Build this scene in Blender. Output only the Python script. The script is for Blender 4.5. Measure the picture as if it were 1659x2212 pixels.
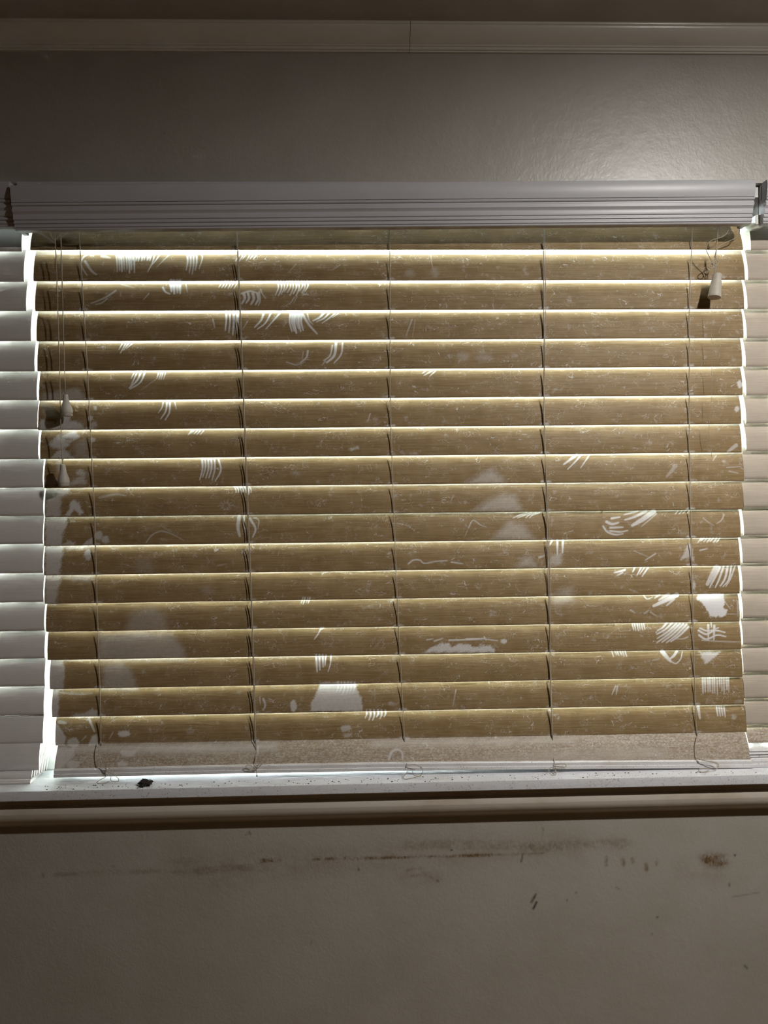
import bpy, bmesh, math, random
import numpy as np
from mathutils import Matrix, Vector

for o in list(bpy.data.objects):
    bpy.data.objects.remove(o)
scene = bpy.context.scene
COL = scene.collection
random.seed(7)
rng = np.random.default_rng(11)

# ---------------------------------------------------------------- camera
F, W, H = 1600.0, 1659, 2212          # focal length in pixels, frame
CAM = np.array([0.0, -1.09, 1.70])
YAW, PITCH, ROLL = (math.radians(a) for a in (1.62, 2.3, 0.65))
FW = np.array([math.sin(YAW) * math.cos(PITCH), math.cos(YAW) * math.cos(PITCH), -math.sin(PITCH)])
_r0 = np.array([math.cos(YAW), -math.sin(YAW), 0.0])
_u0 = np.cross(_r0, FW)
RT = _r0 * math.cos(ROLL) - _u0 * math.sin(ROLL)
UP = _u0 * math.cos(ROLL) + _r0 * math.sin(ROLL)
cd = bpy.data.cameras.new('camera')
cd.sensor_fit = 'HORIZONTAL'
cd.sensor_width = 36.0
cd.lens = 36.0 * F / W
cd.clip_start = 0.02
cam = bpy.data.objects.new('camera', cd)
COL.objects.link(cam)
m = Matrix.Identity(4)
for i in range(3):
    m[i][0], m[i][1], m[i][2], m[i][3] = RT[i], UP[i], -FW[i], CAM[i]
cam.matrix_world = m
scene.camera = cam

# ---------------------------------------------------------------- world (overcast daylight), exposure
world = bpy.data.worlds.new('overcast_sky')
scene.world = world
world.use_nodes = True
wn = world.node_tree.nodes
wn['Background'].inputs[0].default_value = (0.93, 0.98, 1.0, 1)
wn['Background'].inputs[1].default_value = 4.7
LAMP_POS = (0.71, -0.80, 2.339)
LAMP_STRENGTH = 118.0
LAMP_COLOR = (1.0, 0.965, 0.91, 1)
vs = scene.view_settings
vs.view_transform = 'Standard'
vs.look = 'None'
vs.gamma = 1.0
vs.use_curve_mapping = False
vs.exposure = 4.0
cy = scene.cycles
cy.adaptive_threshold = 0.04
cy.max_bounces = 4
cy.diffuse_bounces = 4
cy.glossy_bounces = 1
cy.transmission_bounces = 2
cy.transparent_max_bounces = 4
cy.caustics_reflective = False
cy.caustics_refractive = False


# ---------------------------------------------------------------- helpers
def proj(P):
    d = np.asarray(P, float) - CAM
    z = d @ FW
    return W / 2 + F * (d @ RT) / z, H / 2 - F * (d @ UP) / z


def at(px, py, Y):
    """the point of the vertical plane at depth Y that the measured picture point lies on"""
    d = FW + RT * (px - W / 2) / F - UP * (py - H / 2) / F
    return CAM + d * (Y - CAM[1]) / d[1]


WORLD_LOC = {}


def empty(name, loc, label=None, cat=None, group=None, kind=None):
    o = bpy.data.objects.new(name, None)
    o.empty_display_size = 0.05
    COL.objects.link(o)
    o.location = loc
    WORLD_LOC[o] = np.array(loc, float)
    tag(o, label, cat, group, kind)
    return o


def tag(o, label=None, cat=None, group=None, kind=None):
    for k, v in (('label', label), ('category', cat), ('group', group), ('kind', kind)):
        if v:
            o[k] = v
    return o


def ob(name, verts, faces, mat, parent=None, smooth=False, attrs=None, sharp=None, back=None):
    v = np.asarray(verts, float)
    c = (v.min(0) + v.max(0)) / 2
    me = bpy.data.meshes.new(name)
    me.from_pydata((v - c).tolist(), [], faces)
    if mat:
        me.materials.append(mat)
    if smooth:
        me.polygons.foreach_set('use_smooth', [True] * len(me.polygons))
    if attrs:
        for k, a in attrs.items():
            t = me.attributes.new(k, 'FLOAT', 'POINT')
            t.data.foreach_set('value', np.asarray(a, np.float32))
    if back is not None:                      # (material, face mask)
        me.materials.append(back[0])
        me.polygons.foreach_set('material_index', np.asarray(back[1], np.int32))
    me.update()
    if smooth and sharp:
        me.set_sharp_from_angle(angle=math.radians(sharp))
    o = bpy.data.objects.new(name, me)
    COL.objects.link(o)
    WORLD_LOC[o] = c
    if parent is not None:
        o.parent = parent
        o.location = c - WORLD_LOC[parent]
    else:
        o.location = c
    return o


def extrude(profile, P0, P1, nseg=1):
    """closed (y, z) profile swept from P0 to P1 (offsets from the points)"""
    P0, P1 = np.asarray(P0, float), np.asarray(P1, float)
    n = len(profile)
    verts, faces = [], []
    for k in range(nseg + 1):
        b = P0 + (P1 - P0) * k / nseg
        verts += [(b[0], b[1] + y, b[2] + z) for y, z in profile]
    for k in range(nseg):
        for i in range(n):
            j = (i + 1) % n
            faces.append((k * n + i, k * n + j, (k + 1) * n + j, (k + 1) * n + i))
    faces.append(tuple(range(n - 1, -1, -1)))
    faces.append(tuple(nseg * n + i for i in range(n)))
    return verts, faces


def box(lo, hi, b=0.0):
    lo, hi = np.minimum(lo, hi), np.maximum(lo, hi)
    bm = bmesh.new()
    bmesh.ops.create_cube(bm, size=1)
    for v in bm.verts:
        for i in range(3):
            v.co[i] = lo[i] + (v.co[i] + 0.5) * (hi[i] - lo[i])
    if b:
        bmesh.ops.bevel(bm, geom=bm.edges[:], offset=b, segments=2, affect='EDGES', profile=0.5)
    bm.verts.index_update()
    V = [tuple(v.co) for v in bm.verts]
    Fc = [tuple(v.index for v in f.verts) for f in bm.faces]
    bm.free()
    return V, Fc


def join(*parts):
    V, Fc = [], []
    for v, f in parts:
        n = len(V)
        V += list(map(tuple, v))
        Fc += [tuple(i + n for i in q) for q in f]
    return V, Fc


def smooth_path(pts, k=6):
    p = np.asarray(pts, float)
    if len(p) < 3:
        return p
    q = np.vstack([2 * p[0] - p[1], p, 2 * p[-1] - p[-2]])
    out = []
    for i in range(1, len(q) - 2):
        for t in np.linspace(0, 1, k, endpoint=False):
            a, b, c, d = q[i - 1], q[i], q[i + 1], q[i + 2]
            out.append(0.5 * (2 * b + (c - a) * t + (2 * a - 5 * b + 4 * c - d) * t * t + (3 * b - a - 3 * c + d) * t ** 3))
    out.append(p[-1])
    return np.array(out)


def tube(pts, r, n=6):
    p = np.asarray(pts, float)
    T = np.gradient(p, axis=0)
    T /= np.linalg.norm(T, axis=1)[:, None] + 1e-12
    ref = np.array([0.0, 1.0, 0.0]) if abs(T[0][1]) < 0.9 else np.array([1.0, 0, 0])
    V, Fc = [], []
    for k in range(len(p)):
        a = ref - T[k] * (ref @ T[k])
        a /= np.linalg.norm(a) + 1e-12
        ref = a
        b = np.cross(T[k], a)
        for i in range(n):
            an = 2 * math.pi * i / n
            V.append(tuple(p[k] + r * (a * math.cos(an) + b * math.sin(an))))
    for k in range(len(p) - 1):
        for i in range(n):
            j = (i + 1) % n
            Fc.append((k * n + i, k * n + j, (k + 1) * n + j, (k + 1) * n + i))
    Fc.append(tuple(range(n - 1, -1, -1)))
    Fc.append(tuple((len(p) - 1) * n + i for i in range(n)))
    return V, Fc


def lathe(prof, top, axis=(0, 0, -1), n=20):
    """profile of (radius, distance along axis) from the point top"""
    ax = np.asarray(axis, float)
    ax /= np.linalg.norm(ax)
    a = np.cross(ax, (0, 1, 0.0))
    a /= np.linalg.norm(a)
    b = np.cross(ax, a)
    V, Fc = [], []
    for r, d in prof:
        for i in range(n):
            an = 2 * math.pi * i / n
            V.append(tuple(np.asarray(top) + ax * d + r * (a * math.cos(an) + b * math.sin(an))))
    for k in range(len(prof) - 1):
        for i in range(n):
            j = (i + 1) % n
            Fc.append((k * n + i, k * n + j, (k + 1) * n + j, (k + 1) * n + i))
    Fc.append(tuple(range(n - 1, -1, -1)))
    Fc.append(tuple((len(prof) - 1) * n + i for i in range(n)))
    return V, Fc


# ---------------------------------------------------------------- materials
class N:
    def __init__(s, name):
        s.m = bpy.data.materials.new(name)
        s.m.use_nodes = True
        s.t = s.m.node_tree
        s.b = s.t.nodes['Principled BSDF']
        s.out = s.t.nodes['Material Output']

    def n(s, typ, **kw):
        nd = s.t.nodes.new(typ)
        for k, v in kw.items():
            setattr(nd, k, v)
        return nd

    def l(s, a, b):
        s.t.links.new(a, b)

    def val(s, inp, v):
        if hasattr(v, 'is_output'):
            s.l(v, inp)
        else:
            inp.default_value = v

    def math(s, op, a, b=0.0, c=None, clamp=False):
        nd = s.n('ShaderNodeMath', operation=op, use_clamp=clamp)
        s.val(nd.inputs[0], a)
        s.val(nd.inputs[1], b)
        if c is not None:
            s.val(nd.inputs[2], c)
        return nd.outputs[0]

    def step(s, x, lo, hi):
        nd = s.n('ShaderNodeMapRange', interpolation_type='SMOOTHSTEP')
        s.val(nd.inputs[0], x)
        nd.inputs[1].default_value = lo
        nd.inputs[2].default_value = hi
        return nd.outputs[0]

    def mix(s, f, a, b):
        nd = s.n('ShaderNodeMix', data_type='RGBA')
        s.val(nd.inputs[0], f)
        for i, v in ((6, a), (7, b)):
            if hasattr(v, 'is_output'):
                s.l(v, nd.inputs[i])
            else:
                nd.inputs[i].default_value = (*v, 1)
        return nd.outputs[2]

    def pos(s, scale=(1, 1, 1)):
        g = s.n('ShaderNodeNewGeometry')
        mp = s.n('ShaderNodeVectorMath', operation='MULTIPLY')
        s.l(g.outputs['Position'], mp.inputs[0])
        mp.inputs[1].default_value = scale
        return mp.outputs[0]

    def noise(s, scale, detail=3, rough=0.5, dist=0.0, stretch=(1, 1, 1), vec=None):
        nd = s.n('ShaderNodeTexNoise')
        s.l(vec or s.pos(stretch), nd.inputs['Vector'])
        nd.inputs['Scale'].default_value = scale
        nd.inputs['Detail'].default_value = detail
        nd.inputs['Roughness'].default_value = rough
        nd.inputs['Distortion'].default_value = dist
        return nd.outputs[0]

    def attr(s, name):
        nd = s.n('ShaderNodeAttribute', attribute_name=name)
        return nd.outputs['Fac']

    def bump(s, h, strength, dist):
        nd = s.n('ShaderNodeBump')
        s.l(h, nd.inputs['Height'])
        nd.inputs['Strength'].default_value = strength
        nd.inputs['Distance'].default_value = dist
        s.l(nd.outputs[0], s.b.inputs['Normal'])

    def base(s, col, rough=0.5, spec=0.5):
        s.val(s.b.inputs['Base Color'], col if hasattr(col, 'is_output') else (*col, 1))
        s.val(s.b.inputs['Roughness'], rough)
        s.b.inputs['Specular IOR Level'].default_value = spec
        return s.m


def wall_mat(name, col, dirt, rough, with_stain=False):
    s = N(name)
    mott = s.noise(9, 4, 0.6)
    c = s.mix(s.step(mott, 0.3, 0.75), col, dirt)
    if with_stain:
        st = s.attr('stain')
        gr = s.noise(260, 4, 0.7, stretch=(1, 1, 0.5))
        lo = s.noise(38, 3, 0.6, stretch=(1, 1, 2.0))
        k = s.math('MULTIPLY', st, s.math('ADD', s.math('MULTIPLY', s.step(gr, 0.34, 0.68), 0.75), s.math('MULTIPLY', s.step(lo, 0.36, 0.62), 0.65)), clamp=True)
        c = s.mix(k, c, (0.13, 0.075, 0.028))
        dk = s.attr('scuff')
        c = s.mix(dk, c, (0.02, 0.017, 0.014))
    s.base(c, rough, 1.0 if with_stain else 0.4)
    if with_stain:
        s.b.inputs['Coat Weight'].default_value = 0.45
        s.b.inputs['Coat Roughness'].default_value = 0.42
    h1 = s.noise(230, 2, 0.55, 0.6, stretch=(1, 1, 0.8))
    h2 = s.noise(60, 3, 0.5)
    s.bump(s.math('ADD', s.math('MULTIPLY', h1, 0.6), s.math('MULTIPLY', h2, 1.0)), 0.36, 0.0014)
    return s.m


M = {}
M['wall'] = wall_mat('wall_paint', (0.40, 0.375, 0.335), (0.36, 0.335, 0.29), 0.41, True)
M['room'] = wall_mat('room_paint', (0.16, 0.12, 0.08), (0.14, 0.10, 0.065), 0.6)
M['ceiling'] = wall_mat('ceiling_paint', (0.46, 0.43, 0.40), (0.42, 0.39, 0.35), 0.75)


def trim_mat(name, col, dirt, rough=0.38, speck=0.0, bump=0.25):
    s = N(name)
    a = s.noise(14, 4, 0.6, stretch=(0.5, 1, 1))
    c = s.mix(s.step(a, 0.45, 0.8), col, dirt)
    if speck:
        g = s.noise(520, 2, 0.6)
        g2 = s.noise(60, 3, 0.6)
        k = s.math('MULTIPLY', s.step(g, 0.57, 0.72), s.step(g2, 0.38, 0.62))
        c = s.mix(s.math('MULTIPLY', k, speck), c, (0.12, 0.09, 0.06))
    s.base(c, rough, 0.5)
    s.bump(s.noise(90, 3, 0.55, stretch=(0.35, 1, 1)), bump, 0.0012)
    return s.m


M['trim'] = trim_mat('trim_gloss_paint', (0.70, 0.67, 0.61), (0.60, 0.56, 0.49), 0.26)
M['apron'] = trim_mat('apron_paint', (0.52, 0.47, 0.41), (0.38, 0.31, 0.22), 0.38)
M['sill'] = trim_mat('dusty_sill_paint', (0.64, 0.645, 0.68), (0.55, 0.53, 0.50), 0.45, 0.85, 0.6)
M['valance'] = trim_mat('valance_vinyl', (0.495, 0.49, 0.52), (0.45, 0.445, 0.465), 0.38, 0.0, 0.06)
M['frame'] = trim_mat('window_frame_vinyl', (0.78, 0.79, 0.76), (0.7, 0.7, 0.66), 0.4)
M['rail'] = trim_mat('dusty_rail_vinyl', (0.66, 0.65, 0.65), (0.42, 0.35, 0.27), 0.42, 0.9, 0.4)


def slat_mat(name, dust_a, dust_b, clean, cover=1.0, lint=0.5, spot=0.0, rough=0.55):
    s = N(name)
    grain = s.noise(1.0, 2, 0.6, stretch=(22, 500, 500))
    mott = s.noise(38, 2, 0.65)
    dust = s.mix(s.step(s.math('ADD', s.math('MULTIPLY', grain, 0.6), s.math('MULTIPLY', mott, 0.4)), 0.34, 0.66), dust_a, dust_b)
    # hair-thin curved scratches in the dust
    fine = None
    for sc, wd, st, seed in ((130, 0.014, (0.8, 0.9, 0.9), 0), (200, 0.014, (0.45, 1, 1), 3)):
        g = s.n('ShaderNodeNewGeometry')
        ad = s.n('ShaderNodeVectorMath', operation='MULTIPLY_ADD')
        s.l(g.outputs['Position'], ad.inputs[0])
        ad.inputs[1].default_value = st
        ad.inputs[2].default_value = (seed, seed * 2.1, seed * 0.7)
        n1 = s.noise(sc, 0, 0.4, 0.7, vec=ad.outputs[0])
        line = s.math('SUBTRACT', 1.0, s.step(s.math('ABSOLUTE', s.math('SUBTRACT', n1, 0.5)), wd * 0.35, wd))
        mk = s.step(s.noise(sc * 0.36, 1, 0.5, vec=ad.outputs[0]), 0.52, 0.66)
        v = s.math('MULTIPLY', line, mk)
        fine = v if fine is None else s.math('MAXIMUM', fine, v)
    blot = s.step(s.noise(75, 3, 0.75), 0.56, 0.80)
    fine = s.math('MAXIMUM', s.math('MULTIPLY', fine, lint), s.math('MULTIPLY', blot, 0.30))
    if spot:
        sp = s.step(s.noise(480, 3, 0.75, stretch=(0.6, 1, 1)), 0.40, 0.70)
        fine = s.math('MAXIMUM', fine, s.math('MULTIPLY', sp, spot))
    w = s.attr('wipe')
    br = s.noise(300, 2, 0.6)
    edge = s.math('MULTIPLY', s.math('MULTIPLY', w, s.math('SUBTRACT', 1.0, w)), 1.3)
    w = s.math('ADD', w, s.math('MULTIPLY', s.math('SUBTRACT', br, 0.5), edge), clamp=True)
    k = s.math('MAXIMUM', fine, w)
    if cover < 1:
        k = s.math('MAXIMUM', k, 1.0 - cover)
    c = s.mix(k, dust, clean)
    s.base(c, rough, 0.3)
    s.bump(s.noise(1.0, 1, 0.5, stretch=(22, 500, 500)), 0.25, 0.0006)
    return s.m


CLEAN = (0.78, 0.78, 0.79)
M['dusty'] = slat_mat('dust_coated_slat', (0.222, 0.146, 0.062), (0.31, 0.218, 0.110), CLEAN)
M['dusty_last'] = slat_mat('speckled_dust_slat', (0.26, 0.19, 0.12), (0.36, 0.29, 0.20), CLEAN, 1.0, 0.6, 0.42)
M['pale'] = slat_mat('lightly_dusted_slat', (0.41, 0.345, 0.275), (0.47, 0.405, 0.33), (0.58, 0.54, 0.50), 0.9, 0.2)
M['clean'] = slat_mat('clean_white_slat', (0.62, 0.60, 0.57), (0.68, 0.66, 0.63), (0.70, 0.68, 0.66), 0.6, 0.1)


M['slat_back'] = trim_mat('slat_back_vinyl', (0.66, 0.66, 0.64), (0.60, 0.59, 0.56), 0.5, 0.0, 0.05)


def plain(name, col, rough=0.5, spec=0.4, bump=None):
    s = N(name)
    nz = s.noise(120, 3)
    s.base(s.mix(nz, tuple(c * 0.9 for c in col), tuple(min(1, c * 1.08) for c in col)), rough, spec)
    if bump:
        s.bump(s.noise(bump[0], 3), bump[1], bump[2])
    return s.m


M['cord'] = plain('cord_fibre', (0.42, 0.37, 0.30), 0.8, 0.2, (2500, 0.5, 0.0004))
M['tassel'] = plain('tassel_plastic', (0.50, 0.46, 0.40), 0.45)
M['metal'] = plain('bracket_metal', (0.55, 0.55, 0.52), 0.35)
M['lint'] = plain('dark_lint', (0.045, 0.038, 0.036), 0.95, 0.1, (900, 0.8, 0.001))
M['floor'] = plain('floor_boards', (0.32, 0.19, 0.085), 0.5)
M['lawn'] = plain('patio_concrete', (0.30, 0.32, 0.27), 0.9)
M['dark'] = plain('recess_dark', (0.05, 0.045, 0.04), 0.8)

s = N('window_glass')
tr = s.n('ShaderNodeBsdfTransparent')
tr.inputs[0].default_value = (0.93, 0.97, 0.95, 1)
gl = s.n('ShaderNodeBsdfGlossy')
gl.inputs['Roughness'].default_value = 0.02
fr = s.n('ShaderNodeFresnel')
mx = s.n('ShaderNodeMixShader')
s.l(fr.outputs[0], mx.inputs[0])
s.l(tr.outputs[0], mx.inputs[1])
s.l(gl.outputs[0], mx.inputs[2])
s.l(mx.outputs[0], s.out.inputs[0])
M['glass'] = s.m

s = N('lamp_diffuser')
s.b.inputs['Emission Color'].default_value = LAMP_COLOR
s.b.inputs['Emission Strength'].default_value = LAMP_STRENGTH
M['lamp'] = s.m


# ---------------------------------------------------------------- marks wiped into the dust (picture points measured on the slats)
STROKES = []          # (points, width px, strength)
POLYS = []            # (points, strength, softness px)


def st(pts, w=3.0, s_=0.85):
    STROKES.append((np.asarray(pts, float), w, s_))


def fan(x0, x1, n, y0, y1, dx=0.0, bend=0.0, w=3.0, s_=0.85, jit=3.0):
    r = random.Random(int(x0 * 13 + y0 * 7))
    for i in range(n):
        t = i / max(1, n - 1)
        xa = x0 + (x1 - x0) * t + r.uniform(-0.6, 0.6)
        yb = y1 + r.uniform(-jit, jit)
        st([(xa, y0), (xa + dx * 0.45 + bend, (y0 + yb) / 2), (xa + dx, yb)], w * r.uniform(0.75, 1.2), s_ * r.uniform(0.8, 1.05))


def poly(pts, s_=0.5, soft=3.0):
    POLYS.append((np.asarray(pts, float), s_, soft))


def oval(cx, cy, rx, ry=None, s_=0.6, soft=1.5):
    ry = ry or rx
    poly([(cx + rx * math.cos(a), cy + ry * math.sin(a)) for a in np.linspace(0, 2 * math.pi, 12, endpoint=False)], s_, soft)


# top slat
fan(242, 264, 3, 490, 502, -6, 0, 1.6, .4)
st([(105, 495), (118, 518), (135, 500)], 3, .3); st([(80, 500), (100, 512), (125, 530)], 4, .25); st([(150, 500), (130, 515)], 2, .3)
# second
st([(193, 548), (180, 556), (175, 572), (188, 595)], 3.5, .6); st([(184, 565), (196, 583), (208, 593)], 5.5, .6)
st([(220, 553), (238, 557)], 6, .4)
fan(250, 287, 8, 546, 586, 3, 1, 4.2, .8, 5)
fan(290, 327, 7, 546, 563, -3, 0, 5.5, .8, 2)
st([(335, 547), (329, 568), (319, 587)], 3.2); st([(347, 547), (336, 563), (323, 578)], 2.6); st([(366, 550), (338, 577)], 1.8, .6)
fan(404, 424, 4, 546, 588, -2, 2, 4.0, .85, 5)
st([(434, 546), (437, 558), (430, 581)], 2.6, .8)
fan(518, 556, 6, 545, 562, -9, 1, 3.2, .85)
st([(640, 570), (622, 590)], 1.5, .35); st([(735, 572), (718, 583)], 2, .35)
st([(930, 545), (934, 575), (943, 600)], 2, .3); oval(940, 588, 8, 10, .2, 5); oval(885, 590, 10, 8, .2, 5)
# third
st([(352, 621), (357, 630), (367, 635)], 4); fan(370, 388, 4, 606, 632, 1, 0, 6.5, .9, 3)
st([(401, 610), (405, 632)], 1.8, .7); st([(250, 628), (232, 640), (216, 648), (197, 655)], 4, .5); st([(232, 645), (220, 654), (206, 658)], 3, .5)
st([(322, 634), (310, 647)], 1.8, .6); st([(262, 614), (290, 622)], 3, .25)
fan(480, 512, 6, 606, 623, -7, 1, 3.0, .8)
fan(526, 556, 4, 634, 656, -4, 4, 6.0, .75, 3); st([(522, 634), (540, 629), (560, 634)], 4, .7); st([(560, 630), (562, 648), (558, 660)], 3, .7); st([(563, 625), (567, 635), (574, 645)], 2.2, .7)
fan(600, 664, 11, 606, 634, -5, 4, 3.0, .85, 6); st([(636, 642), (626, 657)], 2.4, .5); st([(642, 640), (634, 655)], 2, .4); st([(625, 655), (612, 664)], 1.6, .4)
# fourth
fan(489, 513, 4, 672, 718, -2, 1, 5.2, .85, 5)
st([(570, 675), (564, 692), (550, 707)], 4.5); st([(586, 675), (573, 698), (556, 711)], 3.6); st([(606, 675), (589, 694), (574, 711)], 3.4)
fan(627, 652, 6, 676, 716, 3, -3, 5.2, .9, 6); st([(652, 677), (668, 702), (685, 721)], 5, .75); st([(664, 678), (668, 692), (676, 701)], 2.6, .6)
st([(700, 676), (690, 686), (676, 693)], 4.5); st([(711, 677), (699, 688), (684, 695)], 3.2); st([(724, 677), (710, 688), (696, 698)], 2.8); st([(731, 677), (718, 686)], 2.4, .7)
st([(460, 690), (464, 708)], 4, .35); st([(535, 693), (524, 712)], 1.6, .5)
st([(890, 690), (882, 712), (877, 725)], 3, .35); st([(897, 690), (891, 728)], 1.6, .3)
# fifth
st([(266, 739), (257, 755)], 2.6); st([(273, 739), (260, 763)], 3); st([(280, 739), (267, 756)], 3); st([(289, 739), (273, 753)], 2.6)
st([(665, 758), (662, 772), (649, 783)], 4, .6); st([(655, 760), (653, 775)], 2, .4); st([(619, 782), (640, 788), (660, 781)], 2.2, .5)
st([(726, 741), (722, 768), (706, 783)], 6, .8); st([(718, 746), (713, 768), (699, 779)], 3.5, .7); st([(740, 741), (737, 765), (722, 784)], 3.6, .8); st([(703, 780), (696, 788)], 3, .5)
oval(1000, 770, 12, 9, .2, 6); oval(1045, 772, 16, 9, .18, 7)
# sixth
st([(314, 802), (303, 826), (281, 840)], 3.6); st([(305, 802), (296, 822), (279, 838)], 4.4); st([(297, 802), (289, 820), (283, 832)], 3); st([(291, 803), (283, 818)], 2.4)
fan(343, 358, 4, 802, 817, -5, 0, 2.6, .8); st([(336, 820), (304, 843)], 1.3, .45)
st([(935, 800), (916, 811)], 3); st([(941, 801), (928, 813)], 2.4); st([(920, 801), (912, 807)], 2)
poly([(88, 866), (95, 850), (130, 846), (168, 838), (180, 852), (180, 866)], .38, 6); oval(1598, 830, 6, 8, .7)
# seventh
st([(353, 866), (350, 880), (342, 892)], 2.6); st([(361, 866), (358, 888), (347, 905)], 3.6); st([(367, 866), (366, 890), (357, 907)], 4); st([(377, 866), (381, 884)], 2.2, .7)
poly([(84, 928), (88, 905), (120, 914), (136, 895), (150, 897), (152, 908), (172, 912), (185, 928)], .62, 3)
poly([(88, 868), (110, 880), (130, 900), (100, 900)], .25, 8); oval(206, 882, 4, 5, .6); oval(195, 904, 6, 6, .55); oval(203, 918, 8, 7, .4, 3)
oval(1592, 884, 5, 6, .6); st([(800, 893), (794, 912)], 2.2, .5)
# eighth
fan(415, 441, 5, 928, 938, -9, 0, 2.6, .8, 2)
poly([(104, 962), (124, 942), (150, 934), (164, 932), (172, 944), (160, 950), (140, 947), (150, 962), (130, 972)], .6, 3)
poly([(112, 990), (122, 976), (140, 970), (152, 982), (160, 990)], .6, 3); oval(200, 950, 6, 5, .5); oval(148, 953, 8, 4, .5)
poly([(160, 955), (188, 950), (190, 990), (160, 988)], .22, 6); oval(760, 970, 6, 3, .5, 2); oval(772, 968, 5, 3, .5, 2)
# ninth
fan(437, 463, 5, 991, 1034, -5, 3, 5.0, .85, 4); st([(472, 992), (477, 1016), (465, 1039)], 4, .75)
st([(1246, 982), (1233, 992), (1218, 1003)], 6, .7); st([(1256, 982), (1242, 998), (1226, 1014)], 3.2, .8); st([(1274, 982), (1254, 1011)], 3, .7)
poly([(1008, 1045), (1040, 1024), (1062, 1014), (1084, 1030), (1092, 1045)], .36, 8)
oval(175, 1022, 10, 6, .5, 3); poly([(150, 1042), (168, 1030), (184, 1028), (186, 1045), (150, 1048)], .45, 4); oval(128, 1008, 5, 14, .3, 5); oval(110, 1040, 14, 10, .35, 5)
st([(1460, 1006), (1440, 1030)], 8, .25); st([(1570, 1010), (1600, 1008)], 2, .4); st([(1575, 1018), (1595, 1022)], 2.4, .45); st([(1547, 984), (1540, 995)], 3, .4)
st([(1590, 962), (1572, 976)], 8, .45); oval(640, 1022, 7, 4, .25, 3)
# tenth
fan(506, 538, 7, 1051, 1066, 4, 2, 3.2, .85)
for a in range(10):
    an = a * 0.63
    st([(488 + 6 * math.cos(an), 1092 + 5 * math.sin(an)), (488 + 15 * math.cos(an), 1092 + 11 * math.sin(an))], 1.5, .4)
poly([(98, 1055), (150, 1055), (150, 1066), (132, 1076), (130, 1116), (98, 1116)], .48, 4)
poly([(152, 1086), (160, 1080), (170, 1088), (180, 1108), (172, 1112), (160, 1100), (150, 1114), (140, 1112), (150, 1098)], .66, 2)
poly([(1022, 1104), (1050, 1084), (1090, 1068), (1114, 1072), (1128, 1104)], .36, 8); st([(215, 1075), (250, 1068), (272, 1071)], 5, .28)
oval(855, 1072, 5, 4, .25, 3); st([(980, 1070), (974, 1082)], 1.6, .4)
# eleventh
poly([(98, 1117), (146, 1117), (142, 1140), (134, 1158), (134, 1180), (98, 1180)], .58, 3)
oval(213, 1157, 9, 10, .5, 2); oval(228, 1166, 8, 8, .48, 2); poly([(176, 1180), (186, 1168), (200, 1162), (204, 1180)], .5, 2); poly([(134, 1178), (150, 1168), (162, 1172), (158, 1180)], .5, 2)
st([(316, 1172), (328, 1156), (345, 1148), (362, 1150), (380, 1158), (398, 1168)], 3, .35); st([(352, 1138), (372, 1150)], 3, .2)
st([(517, 1115), (514, 1138), (518, 1158)], 8, .6); st([(527, 1114), (528, 1135), (533, 1156)], 4, .7); st([(540, 1120), (552, 1142), (546, 1160)], 5, .65); st([(550, 1119), (559, 1124), (557, 1142)], 2.5, .5)
for x in (1166, 1158, 1148, 1138):
    st([(x, 1107), (x - 16, 1113), (x - 30 if x < 1150 else x - 22, 1119)], 2.6, .75)
st([(1310, 1127), (1322, 1132), (1336, 1129)], 6, .75); st([(1321, 1120), (1339, 1117)], 4.5, .7); st([(1303, 1137), (1312, 1149), (1330, 1155), (1346, 1153)], 4, .75); st([(1318, 1140), (1346, 1139)], 4.5, .7); st([(1318, 1147), (1340, 1149), (1356, 1146)], 4, .7)
st([(1412, 1105), (1388, 1122), (1366, 1135)], 11, .7); st([(1396, 1104), (1372, 1116), (1350, 1123)], 6, .65); st([(1378, 1104), (1348, 1112)], 4, .6); st([(1418, 1110), (1386, 1137)], 3, .5)
fan(1464, 1490, 4, 1103, 1109, -6, 0, 2.6, .7, 2); st([(1519, 1119), (1530, 1128), (1542, 1135)], 2, .45); st([(1564, 1112), (1558, 1124), (1548, 1131)], 3, .4)
poly([(1062, 1166), (1078, 1148), (1100, 1128), (1130, 1134), (1156, 1166)], .33, 9)
for i in range(12):
    x = 850 + i * 4.0
    oval(x, 1131 + (i / 11) ** 3 * 14, 1.5, 1.3, .5, 1)
st([(1012, 1140), (1022, 1124), (1038, 1134), (1050, 1138)], 2.4, .5); st([(1010, 1145), (1004, 1160)], 2, .3)
# twelfth
poly([(98, 1180), (138, 1180), (134, 1205), (128, 1243), (98, 1243)], .58, 3); poly([(136, 1180), (200, 1178), (190, 1186), (146, 1188)], .4, 4); oval(190, 1198, 8, 12, .5, 2)
st([(882, 1218), (893, 1210), (907, 1210), (917, 1217), (940, 1213), (966, 1211)], 3.4, .6); st([(975, 1214), (1000, 1218)], 3, .6)
st([(1193, 1167), (1186, 1179)], 4, .75); st([(1204, 1166), (1204, 1199)], 4.4, .75); st([(1216, 1166), (1215, 1194)], 4.6, .75); poly([(1184, 1222), (1190, 1200), (1214, 1196), (1212, 1220)], .4, 5)
poly([(1470, 1209), (1486, 1176), (1494, 1178), (1500, 1216), (1488, 1204)], .5, 2); st([(1512, 1189), (1528, 1185)], 3, .6); fan(1514, 1555, 7, 1162, 1170, -7, 0, 4, .6, 2)
st([(1370, 1190), (1405, 1205)], 1.8, .4); st([(1416, 1196), (1394, 1210)], 3.2, .55); poly([(1115, 1224), (1130, 1206), (1146, 1200), (1160, 1224)], .34, 6)
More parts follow.
